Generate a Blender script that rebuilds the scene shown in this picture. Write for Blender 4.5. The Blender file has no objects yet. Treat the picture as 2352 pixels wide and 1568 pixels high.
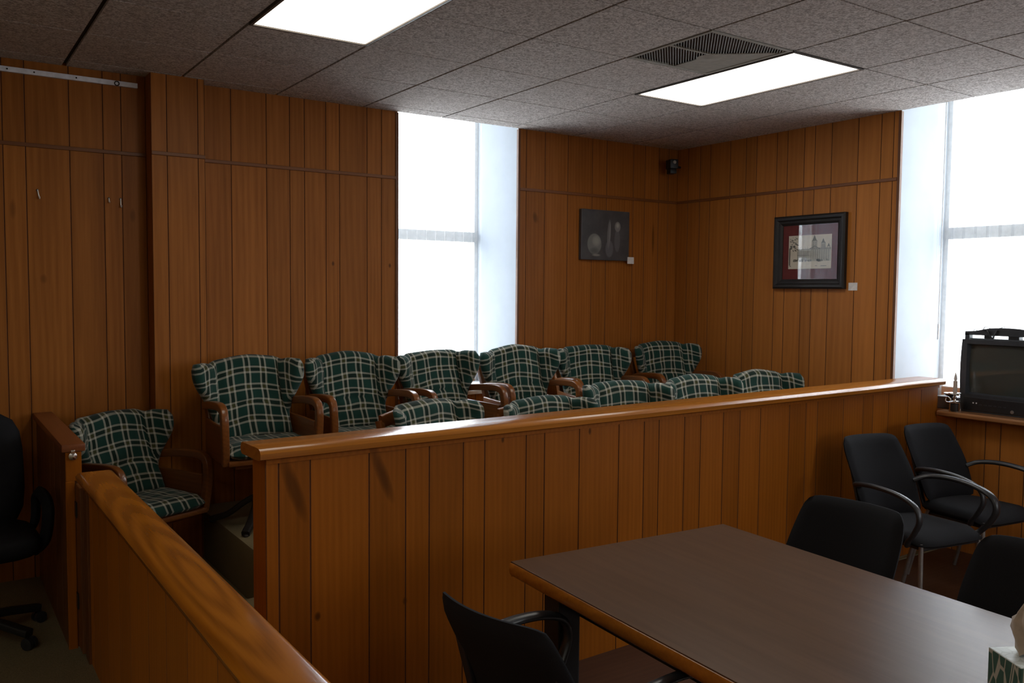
import bpy, bmesh, math, random
from mathutils import Vector, Matrix, noise
sc = bpy.context.scene
COL = sc.collection
PI = math.pi
R = math.radians
T = 0.6096            # ceiling grid pitch
YB, XR, ZC = 3.212, 4.83, 2.905   # back wall plane, right wall plane, ceiling

# ------------------------------------------------------------------ helpers
def link(o):
    COL.objects.link(o); return o

def tag(o, label, cat, group=None):
    o['label'] = label; o['category'] = cat
    if group: o['group'] = group
    return o

def thing(name, label, cat, loc=(0, 0, 0), rz=0.0, group=None):
    o = link(bpy.data.objects.new(name, None))
    o.empty_display_size = 0.1
    o.location = loc; o.rotation_euler = (0, 0, rz)
    return tag(o, label, cat, group)

def obj(name, bm, mat, parent=None, smooth=False, angle=40, loc=None, rz=None):
    me = bpy.data.meshes.new(name)
    bmesh.ops.recalc_face_normals(bm, faces=bm.faces)
    bm.to_mesh(me); bm.free()
    if smooth:
        for p in me.polygons: p.use_smooth = True
        try: me.set_sharp_from_angle(angle=math.radians(angle))
        except Exception: pass
    for m in (mat if isinstance(mat, (list, tuple)) else [mat]): me.materials.append(m)
    o = link(bpy.data.objects.new(name, me))
    if parent: o.parent = parent
    if loc is not None: o.location = loc
    if rz is not None: o.rotation_euler = (0, 0, rz)
    return o

def struct(name, bm, mat, parent=None, **k):
    o = obj(name, bm, mat, parent, **k)
    if not parent: o['kind'] = 'structure'
    return o

def NB(): return bmesh.new()

def join(bm, src):
    me = bpy.data.meshes.new('tmp'); src.to_mesh(me); src.free()
    bm.from_mesh(me); bpy.data.meshes.remove(me); return bm

def box(bm, x0, x1, y0, y1, z0, z1, bev=0.0, seg=2, M=None):
    t = NB()
    bmesh.ops.create_cube(t, size=1)
    for v in t.verts:
        v.co = Vector(((x0+x1)/2 + v.co.x*(x1-x0), (y0+y1)/2 + v.co.y*(y1-y0), (z0+z1)/2 + v.co.z*(z1-z0)))
    if bev > 0:
        bmesh.ops.bevel(t, geom=t.edges[:], offset=bev, segments=seg, profile=0.6, affect='EDGES')
    if M is not None: bmesh.ops.transform(t, matrix=M, verts=t.verts)
    return join(bm, t)

def quad(bm, a, b, c, d):
    return bm.faces.new([bm.verts.new(p) for p in (a, b, c, d)])

def poly(bm, pts):
    return bm.faces.new([bm.verts.new(p) for p in pts])

def prism(bm, pts2, a0, a1, axis='x'):
    """extrude a 2-D outline along an axis. pts2 in the remaining axes order"""
    def P(u, w, a):
        return {'x': (a, u, w), 'y': (u, a, w), 'z': (u, w, a)}[axis]
    A = [bm.verts.new(P(u, w, a0)) for u, w in pts2]
    B = [bm.verts.new(P(u, w, a1)) for u, w in pts2]
    n = len(A)
    bm.faces.new(A); bm.faces.new(B[::-1])
    for i in range(n): bm.faces.new((A[i], A[(i+1) % n], B[(i+1) % n], B[i]))

def sweep(bm, pts, prof, up=(0, 0, 1), scale=None):
    """sweep closed 2-D profile (a: sideways, b: up) along a path"""
    pts = [Vector(p) for p in pts]; up = Vector(up); rings = []
    n = len(pts)
    prev = None
    for i, p in enumerate(pts):
        t = (pts[min(i+1, n-1)] - pts[max(i-1, 0)]).normalized()
        s = t.cross(up) if prev is None else None
        if prev is None:
            if s.length < 1e-4: s = t.cross(Vector((0, 1, 0)))
            s.normalize()
        else:
            s = prev - t*prev.dot(t)
            if s.length < 1e-5: s = t.cross(up)
            s.normalize()
        prev = s; u = s.cross(t)
        k = scale[i] if scale else 1.0
        rings.append([bm.verts.new(p + s*a*k + u*b*k) for a, b in prof])
    m = len(prof)
    for i in range(n-1):
        for j in range(m):
            bm.faces.new((rings[i][j], rings[i][(j+1) % m], rings[i+1][(j+1) % m], rings[i+1][j]))
    bm.faces.new(rings[0]); bm.faces.new(rings[-1][::-1])

def circ(r, n=10, rb=None):
    rb = rb or r
    return [(r*math.cos(2*PI*i/n), rb*math.sin(2*PI*i/n)) for i in range(n)]

def rrect(w, h, r=0.006, n=3):
    out = []
    for cx, cy, a0 in ((w/2-r, h/2-r, 0), (-w/2+r, h/2-r, 90), (-w/2+r, -h/2+r, 180), (w/2-r, -h/2+r, 270)):
        for i in range(n+1):
            a = math.radians(a0 + 90*i/n); out.append((cx+r*math.cos(a), cy+r*math.sin(a)))
    return out

def tube(bm, pts, r, n=10): sweep(bm, pts, circ(r, n))

def lathe(bm, prof, n=20, c=(0, 0)):
    rings = []
    for r, z in prof:
        rings.append([bm.verts.new((c[0]+r*math.cos(2*PI*i/n), c[1]+r*math.sin(2*PI*i/n), z)) for i in range(n)])
    for a, b in zip(rings, rings[1:]):
        for i in range(n): bm.faces.new((a[i], a[(i+1) % n], b[(i+1) % n], b[i]))
    bm.faces.new(rings[0]); bm.faces.new(rings[-1][::-1])

def smoothpath(pts, k=6):
    P = [Vector(p) for p in pts]; out = []
    for i in range(len(P)-1):
        a, b, c, d = P[max(i-1, 0)], P[i], P[i+1], P[min(i+2, len(P)-1)]
        for j in range(k):
            t = j/k
            out.append(0.5*((2*b)+(c-a)*t+(2*a-5*b+4*c-d)*t*t+(3*b-a-3*c+d)*t**3))
    out.append(P[-1]); return out

def sstep(a, b, x):
    t = max(0., min(1., (x-a)/(b-a))); return t*t*(3-2*t)

# ------------------------------------------------------------------ materials
class Mat:
    def __init__(s, name):
        s.m = bpy.data.materials.new(name); s.m.use_nodes = True
        s.t = s.m.node_tree; s.n = s.t.nodes; s.l = s.t.links
        s.b = s.n['Principled BSDF']; s.out = s.n['Material Output']
    def add(s, typ, **kw):
        x = s.n.new(typ)
        for k, v in kw.items(): setattr(x, k, v)
        return x
    def link(s, a, b): s.l.new(a, b)
    def val(s, sock, v):
        if hasattr(v, 'is_output'): s.link(v, sock)
        else: sock.default_value = v
    def math(s, op, a, b=0.0, c=None, clamp=False):
        x = s.add('ShaderNodeMath', operation=op, use_clamp=clamp)
        s.val(x.inputs[0], a); s.val(x.inputs[1], b)
        if c is not None: s.val(x.inputs[2], c)
        return x.outputs[0]
    def mix(s, f, a, b, typ='MIX'):
        x = s.add('ShaderNodeMix', data_type='RGBA', blend_type=typ)
        s.val(x.inputs[0], f)
        for sock, v in ((x.inputs[6], a), (x.inputs[7], b)):
            if hasattr(v, 'is_output'): s.link(v, sock)
            else: sock.default_value = (*v, 1) if len(v) == 3 else v
        return x.outputs[2]
    def noise(s, vec, scale, detail=4, rough=.55, dist=0):
        x = s.add('ShaderNodeTexNoise'); x.inputs['Scale'].default_value = scale
        x.inputs['Detail'].default_value = detail; x.inputs['Roughness'].default_value = rough
        x.inputs['Distortion'].default_value = dist
        if vec is not None: s.link(vec, x.inputs['Vector'])
        return x.outputs['Fac']
    def mapr(s, v, a, b, c=0., d=1.):
        x = s.add('ShaderNodeMapRange'); s.link(v, x.inputs[0])
        for i, q in enumerate((a, b, c, d)): x.inputs[i+1].default_value = q
        return x.outputs[0]
    def coord(s, kind='Object', scale=(1, 1, 1)):
        c = s.add('ShaderNodeTexCoord'); mp = s.add('ShaderNodeMapping')
        s.link(c.outputs[kind], mp.inputs[0]); mp.inputs['Scale'].default_value = scale
        return mp.outputs[0]
    def bump(s, h, strength=.3, dist=.01):
        x = s.add('ShaderNodeBump'); x.inputs['Strength'].default_value = strength
        x.inputs['Distance'].default_value = dist; s.link(h, x.inputs['Height'])
        s.link(x.outputs[0], s.b.inputs['Normal'])

def plain(name, col, rough=.5, metal=0, spec=.5, var=.12, nscale=30, bump=0):
    k = Mat(name)
    v = k.coord('Object'); f = k.noise(v, nscale, 3)
    c = k.mix(k.mapr(f, .3, .7), tuple(x*(1-var) for x in col), tuple(min(1, x*(1+var)) for x in col))
    k.link(c, k.b.inputs['Base Color'])
    k.b.inputs['Roughness'].default_value = rough; k.b.inputs['Metallic'].default_value = metal
    k.b.inputs['Specular IOR Level'].default_value = spec
    if bump: k.bump(k.noise(v, nscale*4, 2), bump, .004)
    return k.m

def wood(name, light, dark, axis='z', rough=.38, knots=0.0, ring=1.0, spots=(), sc_=1.0, coat=0.0, rw=.22, spec=.3, wdis=5.0):
    """stained wood: grain runs along one axis; 'tone' face attribute varies each board"""
    k = Mat(name)
    tc = k.add('ShaderNodeTexCoord')
    at = k.add('ShaderNodeAttribute'); at.attribute_name = 'tone'
    off = k.add('ShaderNodeVectorMath', operation='SCALE'); off.inputs[0].default_value = (7.3, 5.1, 9.7)
    k.link(at.outputs['Fac'], off.inputs['Scale'])
    ad = k.add('ShaderNodeVectorMath', operation='ADD'); k.link(tc.outputs['Object'], ad.inputs[0]); k.link(off.outputs[0], ad.inputs[1])
    def mp(al, ac):
        m = k.add('ShaderNodeMapping'); k.link(ad.outputs[0], m.inputs[0])
        m.inputs['Scale'].default_value = {'x': (al, ac, ac), 'y': (ac, al, ac), 'z': (ac, ac, al)}[axis]
        return m.outputs[0]
    fine = k.noise(mp(3.0*sc_, 90*sc_), 1.0, 4, .6)
    mid = k.noise(mp(.9*sc_, 13*sc_), 1.0, 4, .6, .6)
    big = k.noise(mp(.7, 2.2), 1.0, 2, .5)
    w = k.add('ShaderNodeTexWave', wave_type='RINGS', rings_direction='SPHERICAL')
    w.inputs['Scale'].default_value = 9*ring; w.inputs['Distortion'].default_value = wdis
    w.inputs['Detail'].default_value = 2.0; w.inputs['Detail Scale'].default_value = .7
    k.link(mp(.14*sc_, 1.5*sc_), w.inputs['Vector'])
    g = k.math('ADD', k.math('MULTIPLY', k.mapr(fine, .3, .7), .30), k.math('MULTIPLY', k.mapr(mid, .3, .7), .34))
    g = k.math('ADD', g, k.math('MULTIPLY', w.outputs['Fac'], rw))
    g = k.math('ADD', g, k.math('MULTIPLY', k.mapr(big, .3, .7), .14))
    col = k.mix(g, dark, light)
    tone = k.mapr(k.math('FRACT', k.math('MULTIPLY', at.outputs['Fac'], 3.7)), 0, 1, .86, 1.10)
    col = k.mix(1.0, col, tone_rgb(k, tone), 'MULTIPLY')
    if knots:
        vo = k.add('ShaderNodeTexVoronoi'); vo.inputs['Scale'].default_value = 1.0
        k.link(mp(1.1, 3.4), vo.inputs['Vector'])
        gate = k.add('ShaderNodeSeparateColor'); k.link(vo.outputs['Color'], gate.inputs[0])
        m_ = k.math('MULTIPLY', k.mapr(vo.outputs['Distance'], .03, .13, 1, 0), k.mapr(gate.outputs[0], 1-knots, 1-knots+.02))
        col = k.mix(k.math('MULTIPLY', m_, .75), col, tuple(x*.25 for x in dark))
    for (cx, cz, rx, rz, tilt, st) in spots:      # knots and dark streaks in the timber at their own places
        sx = k.add('ShaderNodeSeparateXYZ'); k.link(tc.outputs['Object'], sx.inputs[0])
        a = sx.outputs[1] if axis == 'zy' else sx.outputs[0]
        dx = k.math('SUBTRACT', a, cx); dz = k.math('SUBTRACT', sx.outputs[2], cz)
        dx2 = k.math('ADD', dx, k.math('MULTIPLY', dz, tilt))
        r = k.math('ADD', k.math('POWER', k.math('ABSOLUTE', k.math('DIVIDE', dx2, rx)), 2), k.math('POWER', k.math('ABSOLUTE', k.math('DIVIDE', dz, rz)), 2))
        r = k.math('ADD', r, k.math('MULTIPLY', k.math('SUBTRACT', mid, .5), 1.2))
        col = k.mix(k.math('MULTIPLY', k.mapr(r, .1, 1.0, 1, 0), st), col, tuple(x*.22 for x in dark))
    k.link(col, k.b.inputs['Base Color'])
    k.b.inputs['Roughness'].default_value = rough
    k.b.inputs['Specular IOR Level'].default_value = spec
    if coat:
        k.b.inputs['Coat Weight'].default_value = coat; k.b.inputs['Coat Roughness'].default_value = .12
    k.bump(fine, .12, .002)
    return k.m

def tone_rgb(k, v):
    c = k.add('ShaderNodeCombineColor')
    for i in range(3): k.link(v, c.inputs[i])
    return c.outputs[0]

def set_tone(o, vals=None, seed=0):
    me = o.data; rnd = random.Random(seed)
    a = me.attributes.get('tone') or me.attributes.new('tone', 'FLOAT', 'FACE')
    if vals is None:
        v = rnd.random(); vals = [v]*len(me.polygons)
    for i, v in enumerate(vals): a.data[i].value = v

WL, WD = (.43, .153, .028), (.225, .072, .011)
W1SP = [(-.266, 2.087, .018, .06, 0, .35), (-.125, 1.705, .02, .03, 0, .35), (.351, 2.086, .018, .045, 0, .35), (1.609, 1.834, .012, .02, 0, .8),
        (2.032, 1.83, .012, .02, 0, .8), (3.293, 2.233, .03, .05, .2, .5), (4.55, 2.114, .02, .16, 0, .6)]
M_wall1 = wood('oak panelling', WL, WD, 'z', .42, spec=.14, knots=.10, spots=W1SP)
M_panel = wood('oak partition boards', (.36, .108, .0095), (.22, .063, .005), 'z', .40, spec=.10, knots=.12,
               spots=[(.10, .96, .03, .13, .35, .65), (.452, .965, .03, .13, .4, .7), (.19, .478, .014, .02, 0, .8), (.548, .46, .012, .02, 0, .8),
                      (1.008, 1.044, .008, .015, 0, .8), (1.486, 1.037, .01, .018, 0, .8)])
M_railw = wood('oak rail wall boards', (.50, .165, .013), (.34, .104, .007), 'z', .40, spec=.12)
def wood_y(name, spots):
    k = wood(name, (.54, .205, .042), (.35, .125, .022), 'z', .42, spec=.14, knots=.14)
    return k
M_wall2 = wood_y('oak panelling on the window side', [])
M_cap = wood('glossy oak cap', (.46, .165, .020), (.26, .085, .010), 'x', .25, ring=.8, coat=.3)
M_capy = wood('glossy oak rail', (.50, .165, .012), (.22, .062, .005), 'y', .24, ring=.8, coat=.4, rw=.6, wdis=1.6)
M_capr = wood('red brown oak cap', (.30, .10, .035), (.17, .05, .018), 'y', .3)
M_oakdark = wood('dark oak', (.19, .072, .022), (.10, .034, .011), 'z', .4)
M_chairwood = wood('chair oak', (.25, .085, .020), (.13, .042, .010), 'y', .3, coat=.3)
M_mold = wood('oak moulding', (.24, .09, .027), (.15, .05, .014), 'x', .4)
M_moldy = wood('oak moulding across', (.24, .09, .027), (.15, .05, .014), 'y', .4)
M_groove = plain('dark groove', (.13, .043, .012), .7)
M_ledge = wood('oak sill nosing', (.40, .19, .075), (.25, .10, .035), 'y', .28, coat=.5)
M_iron = plain('dark cast iron', (.022, .018, .016), .45, .3)
M_blackfab = plain('black upholstery fabric', (.012, .012, .014), .95, 0, .2, nscale=300, bump=.3)
M_blackpl = plain('black moulded plastic', (.022, .023, .026), .33)
M_blackpaint = plain('black paint', (.012, .012, .013), .45)
M_leather = plain('black vinyl', (.009, .009, .011), .75, 0, .15)
M_steel = plain('grey painted steel', (.36, .35, .34), .35, .7)
M_chrome = plain('polished nickel', (.75, .73, .70), .2, 1)
M_white = plain('white enamel', (.80, .80, .80), .4)
M_bar = plain('pale grey enamel', (.78, .78, .84), .45)
M_plaster = plain('pale blue plaster', (.45, .495, .55), .85, var=.03, nscale=6)
M_drywall = plain('plaster wall', (.62, .52, .40), .85, var=.05, nscale=4)
M_sillwhite = plain('white gloss sill', (.82, .83, .82), .3)
M_paper = plain('white card', (.78, .76, .74), .8)
M_tv = plain('charcoal television plastic', (.038, .043, .052), .42)
M_screen = plain('dark picture tube glass', (.060, .066, .060), .08, 0, .6, var=.02)
M_grid = plain('ceiling grid shadow metal', (.010, .008, .007), .8)
M_fix = plain('fixture metal', (.10, .085, .075), .5, .3)
M_vent = plain('vent enamel', (.36, .35, .31), .5)
M_candle = plain('ivory candle sleeve', (.62, .50, .42), .6)
M_bulb = plain('frosted flame bulb', (.72, .66, .62), .3)
M_brass = plain('pale polished metal', (.72, .68, .64), .25, 1)
M_hook = plain('glint white wire', (.85, .83, .80), .35, .2)  # near-white base colour stands in for bright glints on the hooks
M_dark = plain('dark brown box', (.03, .022, .018), .5)
M_maroon = plain('maroon mat board', (.14, .020, .024), .8)
M_printp = plain('cream print paper', (.72, .67, .56), .8, var=.05)
M_ink = plain('grey ink', (.17, .17, .15), .8)
M_ink2 = plain('pale ink wash', (.48, .47, .40), .8)
M_frame = plain('black picture frame', (.012, .011, .011), .5)

def carpet(name, col):
    k = Mat(name); v = k.coord('Object')
    f = k.noise(v, 420, 2); g = k.noise(v, 9, 3)
    c = k.mix(k.mapr(f, .3, .7), tuple(x*.6 for x in col), tuple(x*1.35 for x in col))
    c = k.mix(k.math('MULTIPLY', g, .35), c, tuple(x*.6 for x in col))
    k.link(c, k.b.inputs['Base Color']); k.b.inputs['Roughness'].default_value = 1
    k.b.inputs['Specular IOR Level'].default_value = .05; k.bump(f, .6, .006); return k.m
M_carpet = carpet('olive beige carpet', (.27, .22, .125))
M_floor = wood('dark brown floor boards', (.11, .048, .024), (.055, .022, .012), 'x', .45)

def tilemat():
    k = Mat('fissured ceiling tile'); v = k.coord('Object', (1, 1, 1))
    a = k.noise(v, 110, 3, .6); b = k.noise(v, 45, 4, .7, 1.0); c = k.noise(v, 1.3, 2)
    h = k.math('ADD', k.math('MULTIPLY', a, .5), k.math('MULTIPLY', b, .5))
    col = k.mix(k.mapr(h, .43, .57), (.30, .262, .236), (.68, .63, .595))
    col = k.mix(k.math('MULTIPLY', k.mapr(c, .35, .65), .25), col, (.44, .385, .345))
    k.link(col, k.b.inputs['Base Color']); k.b.inputs['Roughness'].default_value = .95
    k.b.inputs['Specular IOR Level'].default_value = .1
    k.bump(h, .5, .006); return k.m
M_tile = tilemat()

def plaid():
    k = Mat('green plaid flannel')
    uv = k.add('ShaderNodeUVMap'); uv.uv_map = 'UVMap'
    sx = k.add('ShaderNodeSeparateXYZ'); k.link(uv.outputs[0], sx.inputs[0])
    def stripes(s, P):
        f = k.math('FRACT', k.math('DIVIDE', s, P))
        def ln(c, hw):
            d = k.math('ABSOLUTE', k.math('SUBTRACT', f, c)); return k.mapr(d, hw*.75, hw*1.25, 1, 0)
        return k.math('MAXIMUM', ln(.34, .055), ln(.66, .055)), k.mapr(k.math('ABSOLUTE', k.math('SUBTRACT', f, .5)), .10, .12, 1, 0)
    a, am = stripes(sx.outputs[0], .098); b, bm_ = stripes(sx.outputs[1], .092)
    base = k.mix(k.math('MAXIMUM', am, bm_), (.013, .044, .035), (.011, .024, .018))
    base = k.mix(k.math('MULTIPLY', am, bm_), base, (.05, .055, .02))
    li = k.math('ADD', k.math('MULTIPLY', a, .45), k.math('MULTIPLY', b, .40))
    ns = k.noise(uv.outputs[0], 500, 2)
    li = k.math('MULTIPLY', li, k.mapr(ns, .3, .7, .75, 1.1))
    col = k.mix(li, base, (.56, .53, .44))
    k.link(col, k.b.inputs['Base Color']); k.b.inputs['Roughness'].default_value = 1
    k.b.inputs['Specular IOR Level'].default_value = .08
    k.b.inputs['Sheen Weight'].default_value = .15
    k.bump(ns, .25, .003); return k.m
M_plaid = plaid()

def laminate():
    k = Mat('brown walnut laminate'); v = k.coord('Object', (14, 1.0, 1)); v2 = k.coord('Object', (2, 1.5, 1))
    a = k.noise(v, 2.2, 5, .6, .4); b = k.noise(v2, 2, 3)
    col = k.mix(k.mapr(a, .1, .9), (.078, .040, .021), (.152, .082, .047))
    col = k.mix(k.math('MULTIPLY', b, .4), col, (.135, .085, .060))
    k.link(col, k.b.inputs['Base Color'])
    k.link(k.mapr(b, 0, 1, .29, .33), k.b.inputs['Roughness'])
    k.b.inputs['Specular IOR Level'].default_value = .10
    return k.m
M_lam = laminate()

def emis(name, col, s):
    k = Mat(name); k.b.inputs['Base Color'].default_value = (.8, .8, .8, 1)
    k.b.inputs['Emission Color'].default_value = (*col, 1); k.b.inputs['Emission Strength'].default_value = s
    return k.m
M_diff = emis('lit fluorescent diffuser', (1.0, .93, .80), 3.8)
M_diff2 = emis('lit cool diffuser', (1.0, .95, .86), 4.6)

def glass(name):
    k = Mat(name); k.n.remove(k.b)
    t = k.add('ShaderNodeBsdfTransparent'); g = k.add('ShaderNodeBsdfGlossy'); g.inputs['Roughness'].default_value = .02
    ge = k.add('ShaderNodeNewGeometry'); dt = k.add('ShaderNodeVectorMath', operation='DOT_PRODUCT')
    k.link(ge.outputs['Incoming'], dt.inputs[0]); k.link(ge.outputs['Normal'], dt.inputs[1])
    f = k.math('MULTIPLY_ADD', k.math('POWER', k.math('SUBTRACT', 1.0, k.math('ABSOLUTE', dt.outputs['Value'])), 5.0), .96, .035)
    m = k.add('ShaderNodeMixShader'); k.link(f, m.inputs[0]); k.link(t.outputs[0], m.inputs[1]); k.link(g.outputs[0], m.inputs[2])
    k.link(m.outputs[0], k.out.inputs[0]); return k.m
M_glass = glass('clear glass')

def sheer():
    k = Mat('sheer white vane'); k.n.remove(k.b)
    t = k.add('ShaderNodeBsdfTransparent'); tr = k.add('ShaderNodeBsdfTranslucent'); d = k.add('ShaderNodeBsdfDiffuse')
    nz = k.noise(k.coord('Object', (40, 40, 3)), 3, 2)
    c = k.mix(nz, (.12, .125, .125), (.17, .175, .175))
    k.link(c, tr.inputs[0]); d.inputs[0].default_value = (.8, .8, .8, 1); t.inputs[0].default_value = (.97, .98, 1, 1)
    m1 = k.add('ShaderNodeMixShader'); m1.inputs[0].default_value = .4
    k.link(tr.outputs[0], m1.inputs[1]); k.link(d.outputs[0], m1.inputs[2])
    m2 = k.add('ShaderNodeMixShader'); m2.inputs[0].default_value = .42
    k.link(t.outputs[0], m2.inputs[1]); k.link(m1.outputs[0], m2.inputs[2])
    k.link(m2.outputs[0], k.out.inputs[0]); return k.m
M_sheer = sheer()

# ------------------------------------------------------------------ the setting
def boards(bm, tones, rnd, P, us, bands, gw=.003, gd=.0035):
    """front face of board panelling: P(u, z, depth) -> point, us = groove positions, bands = [(z0,z1)]"""
    for z0, z1 in bands:
        for a, b in zip(us, us[1:]):
            t = rnd.random()
            quad(bm, P(a+gw, z0, 0), P(b-gw, z0, 0), P(b-gw, z1, 0), P(a+gw, z1, 0)); tones.append((t, 0))
            quad(bm, P(b-gw, z0, 0), P(b, z0, gd), P(b, z1, gd), P(b-gw, z1, 0)); tones.append((0, 1))
            quad(bm, P(a, z0, gd), P(a+gw, z0, 0), P(a+gw, z1, 0), P(a, z1, gd)); tones.append((0, 1))

def finish(o, tones):
    vals = []
    for i, p in enumerate(o.data.polygons):
        if i < len(tones): vals.append(tones[i][0]); p.material_index = tones[i][1]
        else: vals.append(.4)
    set_tone(o, vals)

def fill(us, lo, hi, rnd, wmin=.07, wmax=.24):
    """extend a measured groove list to lo..hi with random board widths"""
    us = list(us)
    while us[0] > lo + .02: us.insert(0, max(lo, us[0]-rnd.choice((.10, .12, .15, .2, .22))))
    while us[-1] < hi - .02: us.append(min(hi, us[-1]+rnd.choice((.10, .12, .15, .2, .22))))
    return us

rnd = random.Random(5)
ZR = 2.445
# back wall
bm = NB(); tones = []
def PW1(u, z, d): return (u, YB+d, z)
def PIL(u, z, d): return (u, YB-.14+d, z)
left = fill([-.308, -.199, .021, .197, .295, .43], -5, .43, rnd)
boards(bm, tones, rnd, PW1, left, [(0, ZR), (ZR, 3.4)])
boards(bm, tones, rnd, PIL, [.43, .518, .695, .735], [(0, ZR), (ZR, 3.4)])
boards(bm, tones, rnd, PW1, [.735, .758, .932, 1.157, 1.311, 1.411, 1.56, 1.657, 1.859, 1.968, 2.095], [(0, ZR), (ZR, 3.4)])
boards(bm, tones, rnd, PW1, [3.125, 3.201, 3.382, 3.609, 3.862, 4.017, 4.312, 4.443, 4.606, 4.72, 4.83], [(0, ZR), (ZR, 3.4)])
boards(bm, tones, rnd, PW1, [2.095, 2.2, 2.4, 2.55, 2.75, 2.9, 3.125], [(0, .88)])
quad(bm, (.43, YB, 0), (.43, YB-.14, 0), (.43, YB-.14, 3.4), (.43, YB, 3.4)); tones.append((.3, 0))
quad(bm, (.735, YB, 0), (.735, YB-.14, 0), (.735, YB-.14, 3.4), (.735, YB, 3.4)); tones.append((.5, 0))
n0 = len(bm.faces)
box(bm, -5.2, 2.095, YB+.005, YB+.12, 0, 3.4); box(bm, 3.125, 5.2, YB+.005, YB+.12, 0, 3.4); box(bm, 2.095, 3.125, YB+.005, YB+.12, 0, .88)
o = struct('wall_back', bm, [M_wall1, M_groove]); finish(o, tones)
# right wall
bm = NB(); tones = []
def PW2(u, z, d): return (XR+d, u, z)
us2 = sorted([3.212, 3.082, 2.943, 2.828, 2.611, 2.445, 2.338, 2.139, 2.04, 1.887, 1.793, 1.649, 1.432, 1.254, 1.161, 1.11])
boards(bm, tones, rnd, PW2, us2, [(0, ZR), (ZR, 3.4)])
low = sorted([1.11, .9, .653, .465, .372, .226, .1, -.15])
boards(bm, tones, rnd, PW2, low, [(0, .88)])
boards(bm, tones, rnd, PW2, fill([-.3, -.15], -1.9, -.15, rnd), [(0, ZR), (ZR, 3.4)])
boards(bm, tones, rnd, PW2, fill([-3.4, -3.16], -6, -3.16, rnd), [(0, ZR), (ZR, 3.4)])
box(bm, XR+.005, XR+.12, 1.11, YB+.12, 0, 3.4); box(bm, XR+.005, XR+.12, -1.9, -.15, 0, 3.4); box(bm, XR+.005, XR+.12, -6.2, -3.16, 0, 3.4); box(bm, XR, XR+.12, -3.16, -1.9, 0, .9); box(bm, XR+.005, XR+.12, -.15, 1.11, 0, .88)
o = struct('wall_right', bm, [M_wall2, M_groove]); finish(o, tones)
# walls behind the camera
bm = NB(); box(bm, -5.2, -5.0, -6.2, YB+.1, 0, 3.4); struct('wall_left', bm, M_drywall)
bm = NB()
for a, b in ((-5.2, 3.2), (3.9, XR+.1)): box(bm, a, b, -6.2, -6.0, 0, 3.4)
box(bm, 3.2, 3.9, -6.2, -6.0, 0, .9); box(bm, 3.2, 3.9, -6.2, -6.0, 2.8, 3.4)  # opening left for the added fill window
struct('wall_front', bm, M_drywall)
# recess plaster around the windows
bm = NB()
box(bm, 3.125, 3.5, YB+.12, 3.95, 0, 3.4); box(bm, 1.7, 2.095, YB+.12, 3.95, 0, 3.4); box(bm, 2.095, 3.125, YB+.12, 3.95, 0, .88)
box(bm, 3.1245, 3.13, YB+.004, YB+.12, .88, 3.4); box(bm, 2.09, 2.0955, YB+.004, YB+.12, .88, 3.4)
struct('wall_window_recess', bm, M_plaster)
bm = NB()
box(bm, XR+.12, 5.6, 1.11, 1.5, 0, 3.4); box(bm, XR+.12, 5.6, -.5, -.15, 0, 3.4); box(bm, XR+.12, 5.6, -.15, 1.11, 0, .88)
box(bm, XR+.004, XR+.12, 1.1095, 1.115, .88, 3.4); box(bm, XR+.004, XR+.12, -.155, -.1495, .88, 3.4)
box(bm, XR+.12, 5.6, -1.9, -1.6, 0, 3.4); box(bm, XR+.12, 5.6, -3.5, -3.16, 0, 3.4); box(bm, XR+.12, 5.6, -3.16, -1.9, 0, .9)
struct('wall_window_recess.001', bm, M_plaster)
# corner beads of wood at the openings
for i, (x0, x1, y0, y1) in enumerate(((2.075, 2.098, YB-.006, YB+.02), (3.122, 3.14, YB-.006, YB+.02), (XR-.006, XR+.02, 1.105, 1.125), (.738, .76, YB-.012, YB))):
    bm = NB(); box(bm, x0, x1, y0, y1, .3, 2.9, .002); o = struct('trim_%d' % (i+1), bm, M_oakdark); set_tone(o, seed=i)
# joint moulding round the walls
for i, (x0, x1, yy) in enumerate(((-5, .43, YB), (.43, .735, YB-.14), (.76, 2.075, YB), (3.14, 4.825, YB))):
    bm = NB(); box(bm, x0, x1, yy-.010, yy-.0003, ZR-.010, ZR+.012, .003); o = struct('trim_%d' % (5+i), bm, M_mold); set_tone(o, seed=i)
bm = NB(); box(bm, XR-.010, XR-.0003, 1.125, 3.2, ZR-.010, ZR+.012, .003); o = struct('trim_9', bm, M_moldy); set_tone(o, seed=9)
# floors
bm = NB(); box(bm, -5.2, XR+.8, -6.2, 4.0, -.2, 0); o = struct('floor', bm, M_floor)
set_tone(o, seed=1)
bm = NB(); box(bm, -5, -.10, -6, YB, 0, .006); box(bm, -.10, XR, .70, YB, 0, .006); struct('floor_carpet', bm, M_carpet)
bm = NB(); box(bm, .40, XR-.002, .78, 1.83, .006, .15, .012); box(bm, .70, XR-.002, 1.80, YB-.002, .006, .30, .012)
struct('floor_platform', bm, M_carpet, smooth=True)
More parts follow.
